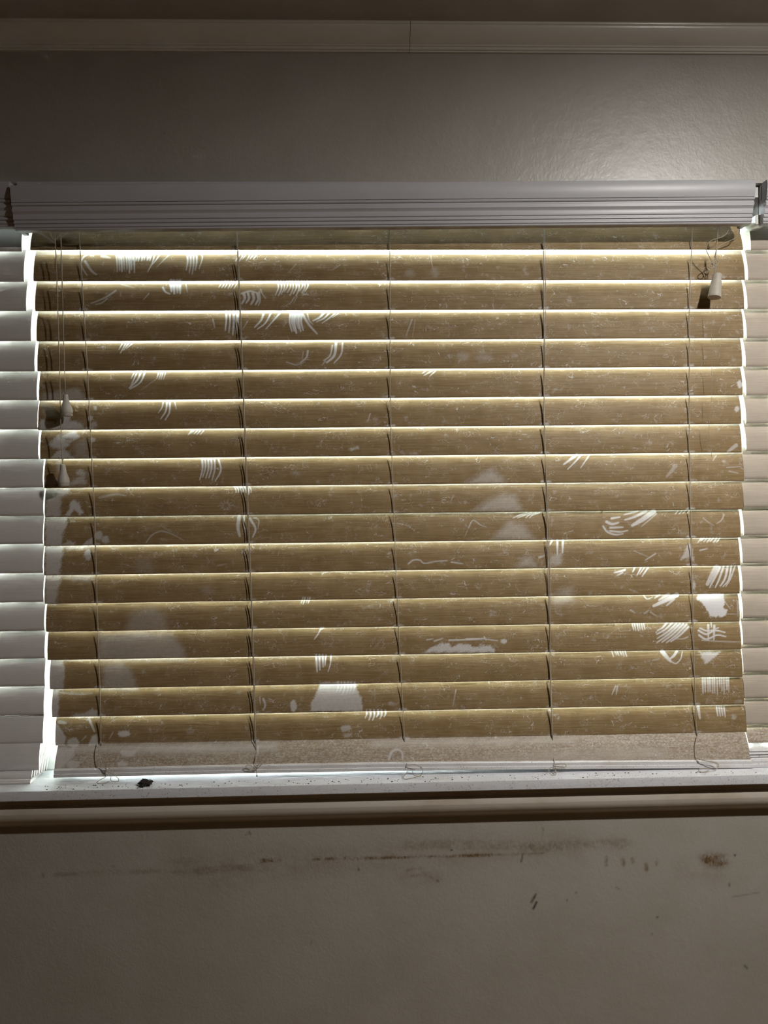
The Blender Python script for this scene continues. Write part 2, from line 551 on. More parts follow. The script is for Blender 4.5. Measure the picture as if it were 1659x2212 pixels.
st([(1165, 1204), (1175, 1201)], 5, .5); st([(470, 1222), (490, 1218)], 2, .3); poly([(290, 1236), (300, 1212), (325, 1210), (332, 1236)], .15, 10)
# thirteenth
poly([(98, 1242), (134, 1243), (126, 1270), (120, 1305), (98, 1305)], .45, 4); poly([(134, 1243), (210, 1240), (190, 1256), (150, 1252)], .3, 6)
st([(1350, 1231), (1340, 1234), (1327, 1237)], 4.5, .75); st([(1345, 1237), (1333, 1243)], 3.6, .7)
st([(1371, 1226), (1367, 1235)], 3.4); st([(1385, 1226), (1376, 1243)], 3.2); st([(1392, 1226), (1382, 1240)], 2.6); st([(1400, 1226), (1387, 1245)], 3.4)
st([(1548, 1226), (1538, 1244), (1528, 1262)], 13, .6); st([(1555, 1226), (1544, 1248), (1533, 1269)], 5, .75); st([(1563, 1224), (1553, 1252), (1545, 1269)], 4.5, .75); st([(1572, 1224), (1566, 1250), (1556, 1266)], 5, .75); st([(1580, 1222), (1574, 1252), (1562, 1267)], 4, .75); st([(1588, 1222), (1578, 1250), (1568, 1267)], 2.8, .75)
poly([(1497, 1250), (1504, 1266), (1500, 1276), (1495, 1270)], .55, 2); st([(1360, 1273), (1378, 1280)], 1.8, .4)
poly([(430, 1270), (450, 1266), (470, 1280), (440, 1284)], .12, 6)
# fourteenth
st([(1390, 1286), (1398, 1294), (1410, 1290)], 2.4, .7); st([(1462, 1285), (1440, 1296), (1412, 1309)], 10, .72); st([(1444, 1284), (1424, 1296)], 7, .6); st([(1425, 1285), (1414, 1292)], 4, .6); st([(1456, 1294), (1440, 1308)], 5, .6)
poly([(1504, 1294), (1508, 1284), (1562, 1282), (1566, 1300), (1562, 1312), (1571, 1318), (1568, 1330), (1558, 1334), (1552, 1330), (1546, 1334), (1534, 1331), (1526, 1316), (1516, 1302)], .92, 1.5)
st([(1566, 1300), (1578, 1316)], 2, .5); st([(1570, 1326), (1595, 1327)], 1.4, .5); st([(1594, 1300), (1594, 1330)], 5, .3)
fan(654, 670, 4, 1291, 1304, -4, 0, 2.6, .8, 2); poly([(270, 1364), (284, 1326), (330, 1314), (358, 1330), (362, 1364)], .22, 9)
st([(1392, 1325), (1402, 1318)], 3, .4); st([(1405, 1322), (1420, 1332)], 3, .4); st([(1362, 1318), (1372, 1324)], 3.4, .45); poly([(1190, 1290), (1210, 1272), (1236, 1268), (1240, 1300), (1200, 1310)], .22, 8)
# fifteenth
fan(1366, 1390, 6, 1347, 1361, 3, 0, 2.6, .8, 2)
for a, b in (((1440, 1346), (1420, 1362)), ((1452, 1346), (1419, 1370)), ((1461, 1347), (1420, 1379)), ((1469, 1347), (1419, 1388)), ((1476, 1348), (1430, 1387)), ((1483, 1349), (1440, 1388)), ((1487, 1354), (1449, 1386))):
    st([a, ((a[0] + b[0]) / 2 + 1, (a[1] + b[1]) / 2 + 2), b], 4.6, .72)
st([(1486, 1376), (1475, 1380), (1462, 1380)], 2.4, .6)
st([(1512, 1357), (1530, 1363), (1552, 1356)], 3.4, .8); st([(1509, 1362), (1526, 1370), (1545, 1362), (1566, 1366)], 4, .85); st([(1510, 1372), (1526, 1381), (1548, 1372), (1568, 1375)], 4, .85); st([(1516, 1383), (1545, 1385), (1601, 1387)], 1.6, .7)
st([(1530, 1350), (1530, 1382)], 5, .7); st([(1543, 1352), (1542, 1382)], 5, .7); st([(1536, 1345), (1537, 1355)], 3, .6)
st([(694, 1355), (688, 1368), (679, 1381)], 3.2, .7); st([(699, 1355), (694, 1360)], 3, .7)
poly([(212, 1426), (214, 1376), (300, 1366), (372, 1372), (396, 1400), (404, 1426)], .30, 8)
st([(922, 1382), (936, 1380)], 3, .5); st([(938, 1385), (956, 1379)], 3.4, .55); st([(970, 1383), (1000, 1382), (1040, 1380), (1075, 1384)], 3, .7); st([(1008, 1381), (1042, 1380)], 5, .7); oval(1088, 1385, 7, 5, .65, 1.5); st([(1046, 1376), (1050, 1383)], 3, .7)
poly([(916, 1409), (930, 1399), (944, 1395), (955, 1389), (968, 1389), (976, 1398), (990, 1392), (1008, 1391), (1022, 1397), (1034, 1399), (1044, 1393), (1060, 1396), (1068, 1400), (1068, 1409)], .72, 2.5)
# sixteenth
st([(683, 1415), (684, 1435), (685, 1451)], 4.6); st([(690, 1415), (691, 1447)], 4.6); st([(697, 1415), (698, 1441)], 4.4); st([(704, 1415), (702, 1438)], 3.4); st([(715, 1415), (714, 1432), (709, 1451)], 3)
fan(1322, 1350, 6, 1406, 1417, 4, 0, 2.6, .8, 2); st([(1430, 1407), (1440, 1419), (1449, 1429)], 9, .75); st([(1462, 1407), (1455, 1417), (1446, 1424)], 6, .7); st([(1450, 1429), (1460, 1433), (1470, 1424), (1474, 1408)], 3, .65)
poly([(1510, 1408), (1556, 1408), (1546, 1418), (1524, 1434), (1516, 1420)], .6, 2.5); st([(1410, 1426), (1424, 1424)], 2.4, .4)
poly([(106, 1427), (136, 1427), (140, 1450), (136, 1490), (106, 1490)], .5, 2.5); poly([(222, 1490), (224, 1440), (262, 1432), (284, 1450), (298, 1490)], .30, 6)
# seventeenth
poly([(671, 1536), (672, 1518), (682, 1500), (690, 1484), (690, 1474), (768, 1474), (772, 1492), (781, 1508), (784, 1536)], .60, 2)
fan(730, 766, 6, 1474, 1498, -4, 2, 4.4, .9, 5); oval(634, 1525, 7, 13, .6); st([(569, 1510), (573, 1523), (569, 1534)], 5, .5); st([(561, 1506), (563, 1522)], 2.6, .45)
poly([(110, 1490), (128, 1490), (126, 1550), (112, 1550)], .55, 2.5); st([(130, 1496), (170, 1500), (200, 1498)], 4, .3); poly([(152, 1550), (165, 1541), (182, 1543), (200, 1530), (210, 1536), (212, 1550)], .5, 2)
fan(1518, 1574, 12, 1464, 1494, 1, 0, 4.0, .6, 8); st([(1330, 1482), (1322, 1500)], 3.2, .55); st([(1334, 1482), (1331, 1500)], 3.2, .5); st([(985, 1490), (978, 1526)], 2.4, .35); oval(845, 1520, 6, 4, .3, 2)
# eighteenth
fan(792, 832, 6, 1534, 1552, -3, 2, 4.0, .85, 4); oval(747, 1573, 12, 7, .45, 2); oval(750, 1588, 10, 4, .35, 2); oval(268, 1585, 14, 7, .65, 1.5)
poly([(119, 1560), (130, 1572), (142, 1592), (140, 1612), (119, 1612)], .55, 2); oval(158, 1604, 13, 11, .55, 1.5); st([(192, 1552), (204, 1580)], 6, .5); poly([(190, 1612), (198, 1590), (208, 1586), (214, 1612)], .6, 2); st([(128, 1560), (142, 1562)], 8, .6)
st([(186, 1590), (176, 1600)], 1.8, .6); st([(244, 1582), (236, 1596)], 2.4, .4)
st([(1508, 1526), (1512, 1552)], 6, .6); fan(1548, 1564, 4, 1526, 1550, 3, 0, 4.2, .75, 5); oval(1585, 1548, 5, 6, .3, 2)
# last slat
poly([(120, 1614), (165, 1614), (162, 1630), (144, 1648), (128, 1664), (118, 1664)], .5, 3); oval(158, 1652, 15, 10, .45, 2); oval(265, 1650, 12, 6, .5, 2); poly([(255, 1620), (300, 1618), (290, 1634), (265, 1634)], .5, 3)
st([(840, 1640), (846, 1625), (858, 1619), (868, 1625), (870, 1640)], 6, .5); st([(557, 1612), (557, 1628)], 5, .6)
poly([(120, 1612), (600, 1604), (600, 1622), (400, 1628), (120, 1622)], .4, 9); poly([(800, 1598), (1240, 1592), (1240, 1606), (800, 1614)], .3, 8); poly([(1000, 1640), (1180, 1620), (1430, 1612), (1450, 1640), (1200, 1650)], .22, 10)


def marks(px, py):
    out = np.zeros_like(px)
    wob = 0.9 * np.sin(px * 0.9 + 1.7 * np.sin(py * 0.6)) + 0.9 * np.sin(py * 1.1 + 1.3 * np.sin(px * 0.45)) + 1.2 * np.sin(px * 0.27 + py * 0.33)
    for p, w, s_ in STROKES:
        q = smooth_path(p, 5) if len(p) > 2 else p
        lo, hi = q.min(0) - w - 2, q.max(0) + w + 2
        idx = np.nonzero((px > lo[0]) & (px < hi[0]) & (py > lo[1]) & (py < hi[1]))[0]
        if not len(idx):
            continue
        x, y = px[idx], py[idx]
        best = np.full(len(idx), 1e9)
        L = len(q) - 1
        for i in range(L):
            a, b = q[i], q[i + 1]
            ab = b - a
            t = np.clip(((x - a[0]) * ab[0] + (y - a[1]) * ab[1]) / (ab @ ab + 1e-9), 0, 1)
            tt = (i + t) / L
            wt = w * (1.0 - 0.45 * tt ** 2) / 2
            best = np.minimum(best, np.hypot(x - a[0] - t * ab[0], y - a[1] - t * ab[1]) - wt)
        v = s_ * np.clip(0.5 - best / 1.5, 0, 1)
        out[idx] = np.maximum(out[idx], v)
    for p, s_, soft in POLYS:
        lo, hi = p.min(0) - soft - 4, p.max(0) + soft + 4
        idx = np.nonzero((px > lo[0]) & (px < hi[0]) & (py > lo[1]) & (py < hi[1]))[0]
        if not len(idx):
            continue
        x, y = px[idx], py[idx]
        best = np.full(len(idx), 1e9)
        ins = np.zeros(len(idx), bool)
        n = len(p)
        for i in range(n):
            a, b = p[i], p[(i + 1) % n]
            ab = b - a
            t = np.clip(((x - a[0]) * ab[0] + (y - a[1]) * ab[1]) / (ab @ ab + 1e-9), 0, 1)
            best = np.minimum(best, np.hypot(x - a[0] - t * ab[0], y - a[1] - t * ab[1]))
            c = ((a[1] > y) != (b[1] > y)) & (x < (b[0] - a[0]) * (y - a[1]) / (b[1] - a[1] + 1e-12) + a[0])
            ins ^= c
        sd = np.where(ins, -best, best) + wob[idx] * min(1.0, soft * 0.35)
        v = s_ * np.clip(0.5 - sd / (2 * soft), 0, 1)
        out[idx] = np.maximum(out[idx], v)
    return np.clip(out, 0, 1)


# ---------------------------------------------------------------- the setting
WALL_Y = 0.012
SILL_Y = -0.022
SILL_Z = 1.2595
CEIL_Z = 2.3525
SOFFIT_Z = at(160, 395, WALL_Y)[2]
OX0, OX1 = -1.25, 1.38               # window opening
RX0, RX1, RY0 = -1.75, 1.95, -3.1    # room
TH = 0.16


def wall_grid(x0, x1, z0, z1, step, y):
    nx, nz = max(1, int(round((x1 - x0) / step))), max(1, int(round((z1 - z0) / step)))
    X, Z = np.meshgrid(np.linspace(x0, x1, nx + 1), np.linspace(z0, z1, nz + 1))
    V = np.stack([X.ravel(), np.full(X.size, y), Z.ravel()], -1)
    i = (np.arange(nz)[:, None] * (nx + 1) + np.arange(nx)[None]).ravel()
    Fc = np.stack([i, i + 1, i + nx + 2, i + nx + 1], -1)
    return V.tolist(), Fc.tolist()


STAIN, SCUFF = [], []
for pts, w, a in (
    ([(120, 1890), (180, 1887), (340, 1882), (430, 1884)], 5, .35), ([(190, 1885), (215, 1882), (260, 1882)], 3, .4),
    ([(400, 1870), (470, 1880), (540, 1872), (600, 1862)], 55, .22), ([(420, 1882), (450, 1880), (470, 1876)], 16, .45), ([(480, 1876), (540, 1872)], 14, .5),
    ([(566, 1859), (586, 1858), (606, 1858)], 6, 1.0), ([(676, 1857), (690, 1856)], 3, .8), ([(705, 1855), (725, 1855)], 4, .9), ([(745, 1854), (772, 1855)], 4.5, .95),
    ([(780, 1854), (830, 1853), (900, 1851), (980, 1849), (1062, 1847)], 4, 1.0), ([(1000, 1848), (1060, 1847)], 5, .8), ([(1062, 1847), (1110, 1845), (1175, 1843)], 3, .6),
    ([(640, 1866), (720, 1860), (800, 1845), (920, 1840), (1100, 1830), (1240, 1828)], 46, .22), ([(880, 1826), (960, 1824), (1050, 1826), (1150, 1828), (1240, 1826), (1350, 1824)], 18, .42),
    ([(1120, 1832), (1170, 1830), (1210, 1834)], 14, .55), ([(1172, 1790), (1172, 1838)], 5, .4), ([(985, 1828), (1000, 1835)], 8, .4),
    ([(1310, 1852), (1310, 1868)], 4, .6), ([(1345, 1856), (1348, 1870)], 4.5, .6), ([(1396, 1866), (1397, 1878)], 5, .75), ([(1418, 1858), (1418, 1868)], 4, .55), ([(1365, 1855), (1368, 1864)], 4, .45),
    ([(1528, 1858), (1558, 1860)], 22, .85), ([(1470, 1880), (1550, 1895)], 26, .15), ([(880, 1880), (910, 1875)], 4, .5), ([(890, 1893), (910, 1890)], 4, .45), ([(912, 1885), (945, 1902)], 4, .4), ([(880, 1896), (940, 1894)], 26, .2),
    ([(390, 1738), (420, 1736)], 8, .5), ([(30, 1892), (60, 1890)], 20, .1), ([(880, 2000), (1659, 2080)], 120, .04)):
    STAIN.append((np.asarray(pts, float), w, a))
for pts, w, a in (
    ([(1157, 1932), (1154, 1940)], 3, .9), ([(1154, 1938), (1148, 1949)], 5, .7), ([(1159, 1949), (1155, 1957), (1152, 1963)], 3.6, .95), ([(1129, 1846), (1126, 1861)], 2.4, .75),
    ([(1587, 1847), (1588, 1848)], 3, 1), ([(975, 1836), (976, 1836)], 3, .9), ([(1420, 1981), (1420, 1982)], 3, .95), ([(1608, 2086), (1614, 2092)], 2.6, .75), ([(1575, 1909), (1576, 1914)], 2.4, .7), ([(1540, 1941), (1542, 1943)], 3, 0),
    ([(1331, 1917), (1338, 1921)], 1.8, .5), ([(92, 1888), (94, 1893)], 4, .5), ([(245, 1870), (246, 1871)], 4, .4), ([(538, 1796), (541, 1802)], 2.6, .6), ([(530, 1803), (542, 1800)], 1.4, .4), ([(774, 1878), (775, 1879)], 3, .8),
    ([(945, 1903), (947, 1904)], 4, .5), ([(1408, 2017), (1409, 2018)], 2, .7), ([(1244, 1928), (1245, 1929)], 2.4, .6), ([(1225, 1943), (1225, 1945)], 2.4, .6), ([(1580, 1938), (1640, 1928)], 1.2, .35), ([(672, 2033), (673, 2038)], 2.4, .35),
    ([(1343, 287), (1345, 288)], 7, .35), ([(1342, 311), (1343, 312)], 7, .55), ([(1358, 230), (1359, 231)], 5, .3), ([(1395, 231), (1396, 231)], 5, .25), ([(1465, 367), (1466, 367)], 4, .3), ([(352, 287), (354, 289)], 6, .25)):
    SCUFF.append((np.asarray(pts, float), w, a))


def paint(V, lst, soft):
    px, py = proj(V)
    out = np.zeros(len(px))
    for p, w, a in lst:
        idx = np.nonzero((px > p[:, 0].min() - w * 1.5 - 4) & (px < p[:, 0].max() + w * 1.5 + 4) & (py > p[:, 1].min() - w * 1.5 - 4) & (py < p[:, 1].max() + w * 1.5 + 4))[0]
        if not len(idx):
            continue
        best = np.full(len(idx), 1e9)
        for i in range(len(p) - 1):
            ab = p[i + 1] - p[i]
            t = np.clip(((px[idx] - p[i][0]) * ab[0] + (py[idx] - p[i][1]) * ab[1]) / (ab @ ab + 1e-9), 0, 1)
            best = np.minimum(best, np.hypot(px[idx] - p[i][0] - t * ab[0], py[idx] - p[i][1] - t * ab[1]))
        e = w / 2
        v = a * np.exp(-np.maximum(0, best - e * 0.3) ** 2 / (2 * (e * soft + 0.7) ** 2))
        out[idx] = np.maximum(out[idx], v)
    return out


def wall_window():
    zb = 0.86
    parts = [wall_grid(-0.62, 0.66, zb, SILL_Z - 0.002, 0.0021, WALL_Y),            # under the sill, in view
             wall_grid(-0.62, 0.66, SOFFIT_Z, CEIL_Z, 0.0035, WALL_Y)]              # above the window, in view
    for a, b, c, d in ((RX0, RX1, 0, zb), (RX0, -0.62, zb, SILL_Z - 0.002), (0.66, RX1, zb, SILL_Z - 0.002),
                       (RX0, -0.62, SOFFIT_Z, CEIL_Z), (0.66, RX1, SOFFIT_Z, CEIL_Z),
                       (RX0, OX0, SILL_Z - 0.002, SOFFIT_Z), (OX1, RX1, SILL_Z - 0.002, SOFFIT_Z)):
        parts.append(wall_grid(a, b, c, d, 0.25, WALL_Y))
    # reveals of the opening and the outer face
    y0, y1 = WALL_Y, WALL_Y + TH
    zs = SILL_Z - 0.002
    q = lambda a, b, c, d: ([a, b, c, d], [(0, 1, 2, 3)])
    parts += [q((OX0, y0, SOFFIT_Z), (OX1, y0, SOFFIT_Z), (OX1, y1, SOFFIT_Z), (OX0, y1, SOFFIT_Z)),
              q((OX0, y0, zs), (OX0, y1, zs), (OX0, y1, SOFFIT_Z), (OX0, y0, SOFFIT_Z)),
              q((OX1, y0, zs), (OX1, y0, SOFFIT_Z), (OX1, y1, SOFFIT_Z), (OX1, y1, zs)),
              q((OX0, y0, zs), (OX1, y0, zs), (OX1, y1, zs), (OX0, y1, zs)),
              q((RX0, y1, 0), (RX1, y1, 0), (RX1, y1, zs), (RX0, y1, zs)),
              q((RX0, y1, SOFFIT_Z), (RX1, y1, SOFFIT_Z), (RX1, y1, CEIL_Z + .1), (RX0, y1, CEIL_Z + .1)),
              q((RX0, y1, zs), (OX0, y1, zs), (OX0, y1, SOFFIT_Z), (RX0, y1, SOFFIT_Z)),
              q((OX1, y1, zs), (RX1, y1, zs), (RX1, y1, SOFFIT_Z), (OX1, y1, SOFFIT_Z))]
    V, Fc = join(*parts)
    V = np.array(V)
    o = ob('wall_front', V, Fc, M['wall'], attrs={'stain': paint(V, STAIN, 0.8), 'scuff': paint(V, SCUFF, 0.35)})
    return tag(o, 'stained off-white wall around the window', 'wall', kind='structure')


wall_window()
S = lambda o, l, c: tag(o, l, c, kind='structure')
e = 0.1
S(ob('wall_left', *box((RX0 - e, RY0, 0), (RX0, WALL_Y + TH, CEIL_Z)), M['room']), 'plain side wall left of the window', 'wall')
S(ob('wall_right', *box((RX1, RY0, 0), (RX1 + e, WALL_Y + TH, CEIL_Z)), M['room']), 'plain side wall right of the window', 'wall')
S(ob('wall_back', *box((RX0 - e, RY0 - e, 0), (RX1 + e, RY0, CEIL_Z)), M['room']), 'plain wall opposite the window', 'wall')
S(ob('floor', *box((RX0 - e, RY0 - e, -e), (RX1 + e, WALL_Y + TH, 0)), M['floor']), 'brown wooden floor of the room', 'floor')
S(ob('ceiling', *box((RX0 - e, RY0 - e, CEIL_Z), (RX1 + e, WALL_Y + TH, CEIL_Z + e)), M['ceiling']), 'dingy off-white ceiling above the crown moulding', 'ceiling')
S(ob('patio', *box((-20, WALL_Y + TH + 0.02, -0.6), (20, 30, -0.5)), M['lawn']), 'pale concrete ground outside the window', 'ground')

# crown moulding: two lengths with a joint
zc = CEIL_Z - WALL_Y * 0
pr = [(0, 0), (-0.0285, 0)]
pr += [(-0.0268 - 0.0018 * math.sin(a), -0.0018 + 0.0018 * math.cos(a)) for a in np.linspace(0.6, math.pi, 6)]     # bead under the ceiling
pr.append((-0.0262, -0.0042))
for t in np.linspace(0, 1, 10):                                                                                # swelling face
    b = 0.0026 * math.sin(math.pi * t) ** 0.8
    pr.append((-0.0262 + 0.0172 * t - b * 0.66, -0.0046 - 0.0168 * t - b * 0.75))
pr += [(-0.0086, -0.0218), (-0.0094, -0.0222), (-0.0094, -0.0236), (-0.0072, -0.0242), (-0.0076, -0.0262), (-0.0066, -0.0275), (-0.0040, -0.0279), (-0.0040, -0.0296), (0, -0.0296)]
xj = at(886, 80, WALL_Y - .02)[0]
for i, (a, b) in enumerate(((RX0, xj - .0003), (xj + .0003, RX1))):
    v, f = extrude(pr, (a, WALL_Y, CEIL_Z), (b, WALL_Y, CEIL_Z))
    S(ob('trim_%d' % (i + 1), v, f, M['trim'], smooth=True, sharp=25), ('crown moulding left of the joint' if i == 0 else 'crown moulding right of the joint'), 'moulding')

# window stool with rounded nose, and the apron moulding under it
zt, zb = SILL_Z, SILL_Z - 0.0155
nose = [(SILL_Y + .002, zt), (SILL_Y + .0005, zt - .0006), (SILL_Y, zt - .002), (SILL_Y, zb + .0015), (SILL_Y + .0012, zb)]
prof = [(WALL_Y + TH + .02, zb)] + [(WALL_Y + TH + .02, zt)] + nose
v, f = extrude(prof[::-1], (OX0 - .06, 0, 0), (OX1 + .06, 0, 0))
S(ob('trim_3', v, f, M['sill'], smooth=True, sharp=30), 'dusty white window sill board under the blinds', 'window sill')
za0 = at(830, 1726, -.008)[2]
za1 = at(830, 1765, .005)[2]
za2 = at(830, 1767, .006)[2]
ap = [(WALL_Y, zb), (-.007, zb), (-.007, za0 + .001), (-.0085, za0), (-.0100, za0 - .004), (-.0105, za0 - .010)]
for t in np.linspace(0, 1, 6):
    ap.append((-.0105 + .0160 * t ** 2.2, za0 - .010 + (za1 - za0 + .010) * t))
ap += [(.0060, za2), (WALL_Y, za2)]
v, f = extrude(ap[::-1], (OX0 - .05, 0, 0), (OX1 + .05, 0, 0))
S(ob('trim_4', v, f, M['apron'], smooth=True, sharp=30), 'yellowed rounded apron moulding below the window sill', 'moulding')

# posts between the windows and the three windows
PY = 0.056
xpl0, xpl1 = at(40, 700, PY)[0], at(112, 1500, PY)[0]
xpr0, xpr1 = at(1592, 1200, PY)[0], at(1634, 700, PY)[0]
for i, (a, b, w_) in enumerate(((xpl0 - .006, xpl1 + .004, 'left'), (xpr0 - .004, xpr1 + .016, 'right'))):
    S(ob('trim_%d' % (5 + i), *box((a, PY, SILL_Z), (b, WALL_Y + TH - .005, SOFFIT_Z), .002), M['frame']), 'white post in the %s gap between blinds' % w_, 'window post')


def window(n, x0, x1):
    y0, y1 = .085, .125
    r = empty('window_%d' % n, ((x0 + x1) / 2, y0, SILL_Z), ('left', 'middle', 'right')[n - 1] + ' window behind its blind', 'window', kind='structure')
    z0, z1 = SILL_Z, SOFFIT_Z
    for a, b in (((x0, y0, z0), (x1, y1, z0 + .014)), ((x0, .060, z1 - .022), (x1, y1, z1)), ((x0, y0, z0 + .014), (x0 + .02, y1, z1 - .022)), ((x1 - .02, y0, z0 + .014), (x1, y1, z1 - .022)), ((x0 + .02, y0 + .004, (z0 + z1) / 2 - .018), (x1 - .02, y1 - .004, (z0 + z1) / 2 + .018))):
        ob('frame', *box(a, b, .002), M['frame'], r)
    zm = (z0 + z1) / 2
    for a, b in ((z0 + .014, zm - .018), (zm + .018, z1 - .022)):
        ob('pane', *box((x0 + .02, .105, a), (x1 - .02, .108, b)), M['glass'], r)


window(1, OX0, xpl0 - .006)
window(2, xpl1 + .004, xpr0 - .004)
window(3, xpr1 + .016, OX1)

# flush ceiling lamp beside the camera
lx, ly, lz = LAMP_POS
lamp = empty('ceiling_lamp', (lx, ly, CEIL_Z), 'flush round ceiling lamp lighting the blinds', 'lamp')
ob('base_plate', *lathe([(.001, 0), (.048, 0), (.049, .004), (.034, CEIL_Z - lz), (.001, CEIL_Z - lz)], (lx, ly, CEIL_Z - .0005)), M['metal'], lamp, True, sharp=30)
ob('diffuser', *lathe([(.032 * math.cos(a), .0032 * math.sin(a)) for a in np.linspace(0, math.pi / 2 - .02, 3)], (lx, ly, lz - .001), n=12), M['lamp'], lamp)

# ---------------------------------------------------------------- blinds
SLAT_W, SLAT_T, CROWN = 0.0492, 0.0026, 0.0032
YB = 0.022                       # depth of the slats' lower (room-side) edges


def section(tilt, nf, w=SLAT_W):
    """(y, z) outline of a slat: front face from the lower edge up, then the back face down"""
    c, s_ = math.cos(tilt), math.sin(tilt)
    cy, cz, ny, nz = c, s_, -s_, c
    o = []
    ts = np.linspace(0, 1, nf)
    f = lambda t: CROWN * 4 * t * (1 - t)
    for t in ts:
        o.append((cy * w * t + ny * f(t), cz * w * t + nz * f(t)))
    o.append((cy * (w + .0007) - ny * SLAT_T * .5, cz * (w + .0007) - nz * SLAT_T * .5))
    for t in (1, .8, .6, .4, .2, 0):
        o.append((cy * w * t + ny * (f(t) - SLAT_T), cz * w * t + nz * (f(t) - SLAT_T)))
    o.append((-cy * .0007 - ny * SLAT_T * .5, -cz * .0007 - nz * SLAT_T * .5))
    return o


def slat_mesh(P0, P1, tilt, cols, nf, warp=0.0):
    """slat swept along fractional positions cols between lower-edge points P0 and P1"""
    P0, P1 = np.asarray(P0), np.asarray(P1)
    sec = np.array(section(tilt, nf))
    n = len(sec)
    cols = np.asarray(cols)
    B = P0 + (P1 - P0) * cols[:, None]
    B[:, 2] += warp * np.sin(cols * math.pi)
    V = np.empty((len(cols), n, 3))
    V[:, :, 0] = B[:, 0:1]
    V[:, :, 1] = B[:, 1:2] + sec[None, :, 0]
    V[:, :, 2] = B[:, 2:3] + sec[None, :, 1]
    i = (np.arange(len(cols) - 1)[:, None] * n + np.arange(n)[None])
    j = (np.arange(len(cols) - 1)[:, None] * n + (np.arange(n)[None] + 1) % n)
    Fc = np.stack([i, i + n, j + n, j], -1).reshape(-1, 4).tolist()
    Fc.append(tuple(range(n)))
    Fc.append(tuple((len(cols) - 1) * n + k for k in range(n - 1, -1, -1)))
    return V.reshape(-1, 3), Fc


def back_mask(Fc, nf, nsec):
    return [1 if len(q) == 4 and (min(q) % nsec) >= nf - 1 and (q[3] % nsec == 0 or q[3] % nsec >= nf) else 0 for q in Fc]


yL = [538, 605.6, 670.4, 735.8, 800.6, 864, 927.8, 990.5, 1053, 1116, 1178.5, 1242, 1303.6, 1364, 1425, 1488, 1548.6, 1610, 1667]
yR = [537.5, 603, 666, 728.6, 790.5, 852.3, 914.2, 976, 1037.6, 1099, 1160, 1220.5, 1281, 1341.7, 1401.8, 1461, 1520.6, 1581, 1639]
xL = [65, 72.3, 76, 79, 81, 84.4, 82.5, 87, 95.7, 97, 95, 95, 96.5, 99.5, 102.5, 107.6, 112.4, 119.6, 117]
xR = [1605, 1609, 1607.5, 1606, 1603, 1604, 1601, 1602, 1607, 1606, 1600, 1598.6, 1598, 1598, 1601, 1604, 1607, 1613, 1621]
LADDER = [[(170, 490), (189, 800), (204.5, 1115), (209.5, 1300), (216, 1490), (218, 1610)],
          [(511, 490), (526, 865), (538, 1175), (545, 1360), (550, 1540), (552.5, 1640)],
          [(842, 490), (843, 860), (847, 1000), (857, 1270), (861, 1350), (874, 1600), (878, 1646)],
          [(1174, 490), (1176, 900), (1185, 1280), (1191, 1500), (1195, 1640)],
          [(1496, 490), (1489, 660), (1489, 960), (1493, 1160), (1498, 1390), (1504, 1580), (1507, 1600)]]
lad_x = [lambda y, p=np.array(p): np.interp(y, p[:, 1], p[:, 0]) for p in LADDER]
# pale rubs where the ladder cords touch the slats
for k in range(1, 18):
    for f_ in lad_x:
        x = float(f_(yL[k]))
        y = np.interp(x, (xL[k], xR[k]), (yL[k], yR[k]))
        poly([(x - 12, y - 1), (x - 8, y - 4), (x + 7, y - 4), (x + 11, y - 1), (x + 8, y + 1), (x - 9, y + 1)], rng.uniform(.2, .65), 1.5)

base_mid = at(840, 1675, 0.02)
blind = empty('window_blind', (base_mid[0], .02, SILL_Z), 'middle blind with brown dust-coated slats and wiped finger marks', 'window blind')
TILT = math.radians(78)
NF = 46
for k in range(19):
    yb_ = .005 if k == 18 else YB
    P0, P1 = at(xL[k], yL[k], yb_), at(xR[k], yR[k], yb_)
    tilt = TILT + (math.radians((-14, -4, -1)[k]) if k < 3 else math.radians(rng.uniform(-.6, .6)))
    if k == 18:
        tilt = math.radians(61)
    L = P1[0] - P0[0]
    # fine columns only where this slat carries marks
    need = []
    for lst in (STROKES, POLYS):
        for it in lst:
            p = it[0]
            pad = (it[1] if lst is STROKES else it[2]) + 3
            x0, x1 = p[:, 0].min() - pad, p[:, 0].max() + pad
            xm = (x0 + x1) / 2
            yb = np.interp(xm, (xL[k], xR[k]), (yL[k], yR[k]))
            if p[:, 1].max() > yb - 70 and p[:, 1].min() < yb + 6:
                need.append((x0, x1))
    fx = np.arange(0, 1 + 1e-9, 0.0009 / L)
    pxs = xL[k] + (xR[k] - xL[k]) * fx
    keep = np.zeros(len(fx), bool)
    keep[::9] = True
    keep[-1] = True
    for x0, x1 in need:
        keep |= (pxs > x0 - 6) & (pxs < x1 + 6)
    cols = fx[keep]
    cols[-1] = 1.0
    V, Fc = slat_mesh(P0, P1, tilt, cols, NF)
    px, py = proj(V)
    wp = marks(px, py)
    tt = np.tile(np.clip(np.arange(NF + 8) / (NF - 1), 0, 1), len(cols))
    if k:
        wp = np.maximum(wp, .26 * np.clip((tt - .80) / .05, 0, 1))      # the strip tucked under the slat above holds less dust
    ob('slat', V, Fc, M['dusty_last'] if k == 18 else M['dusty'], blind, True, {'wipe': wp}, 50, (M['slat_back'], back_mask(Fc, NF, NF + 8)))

# valance of crown profile: upper face most proud, stepping back towards the bottom
VH = 0.0595


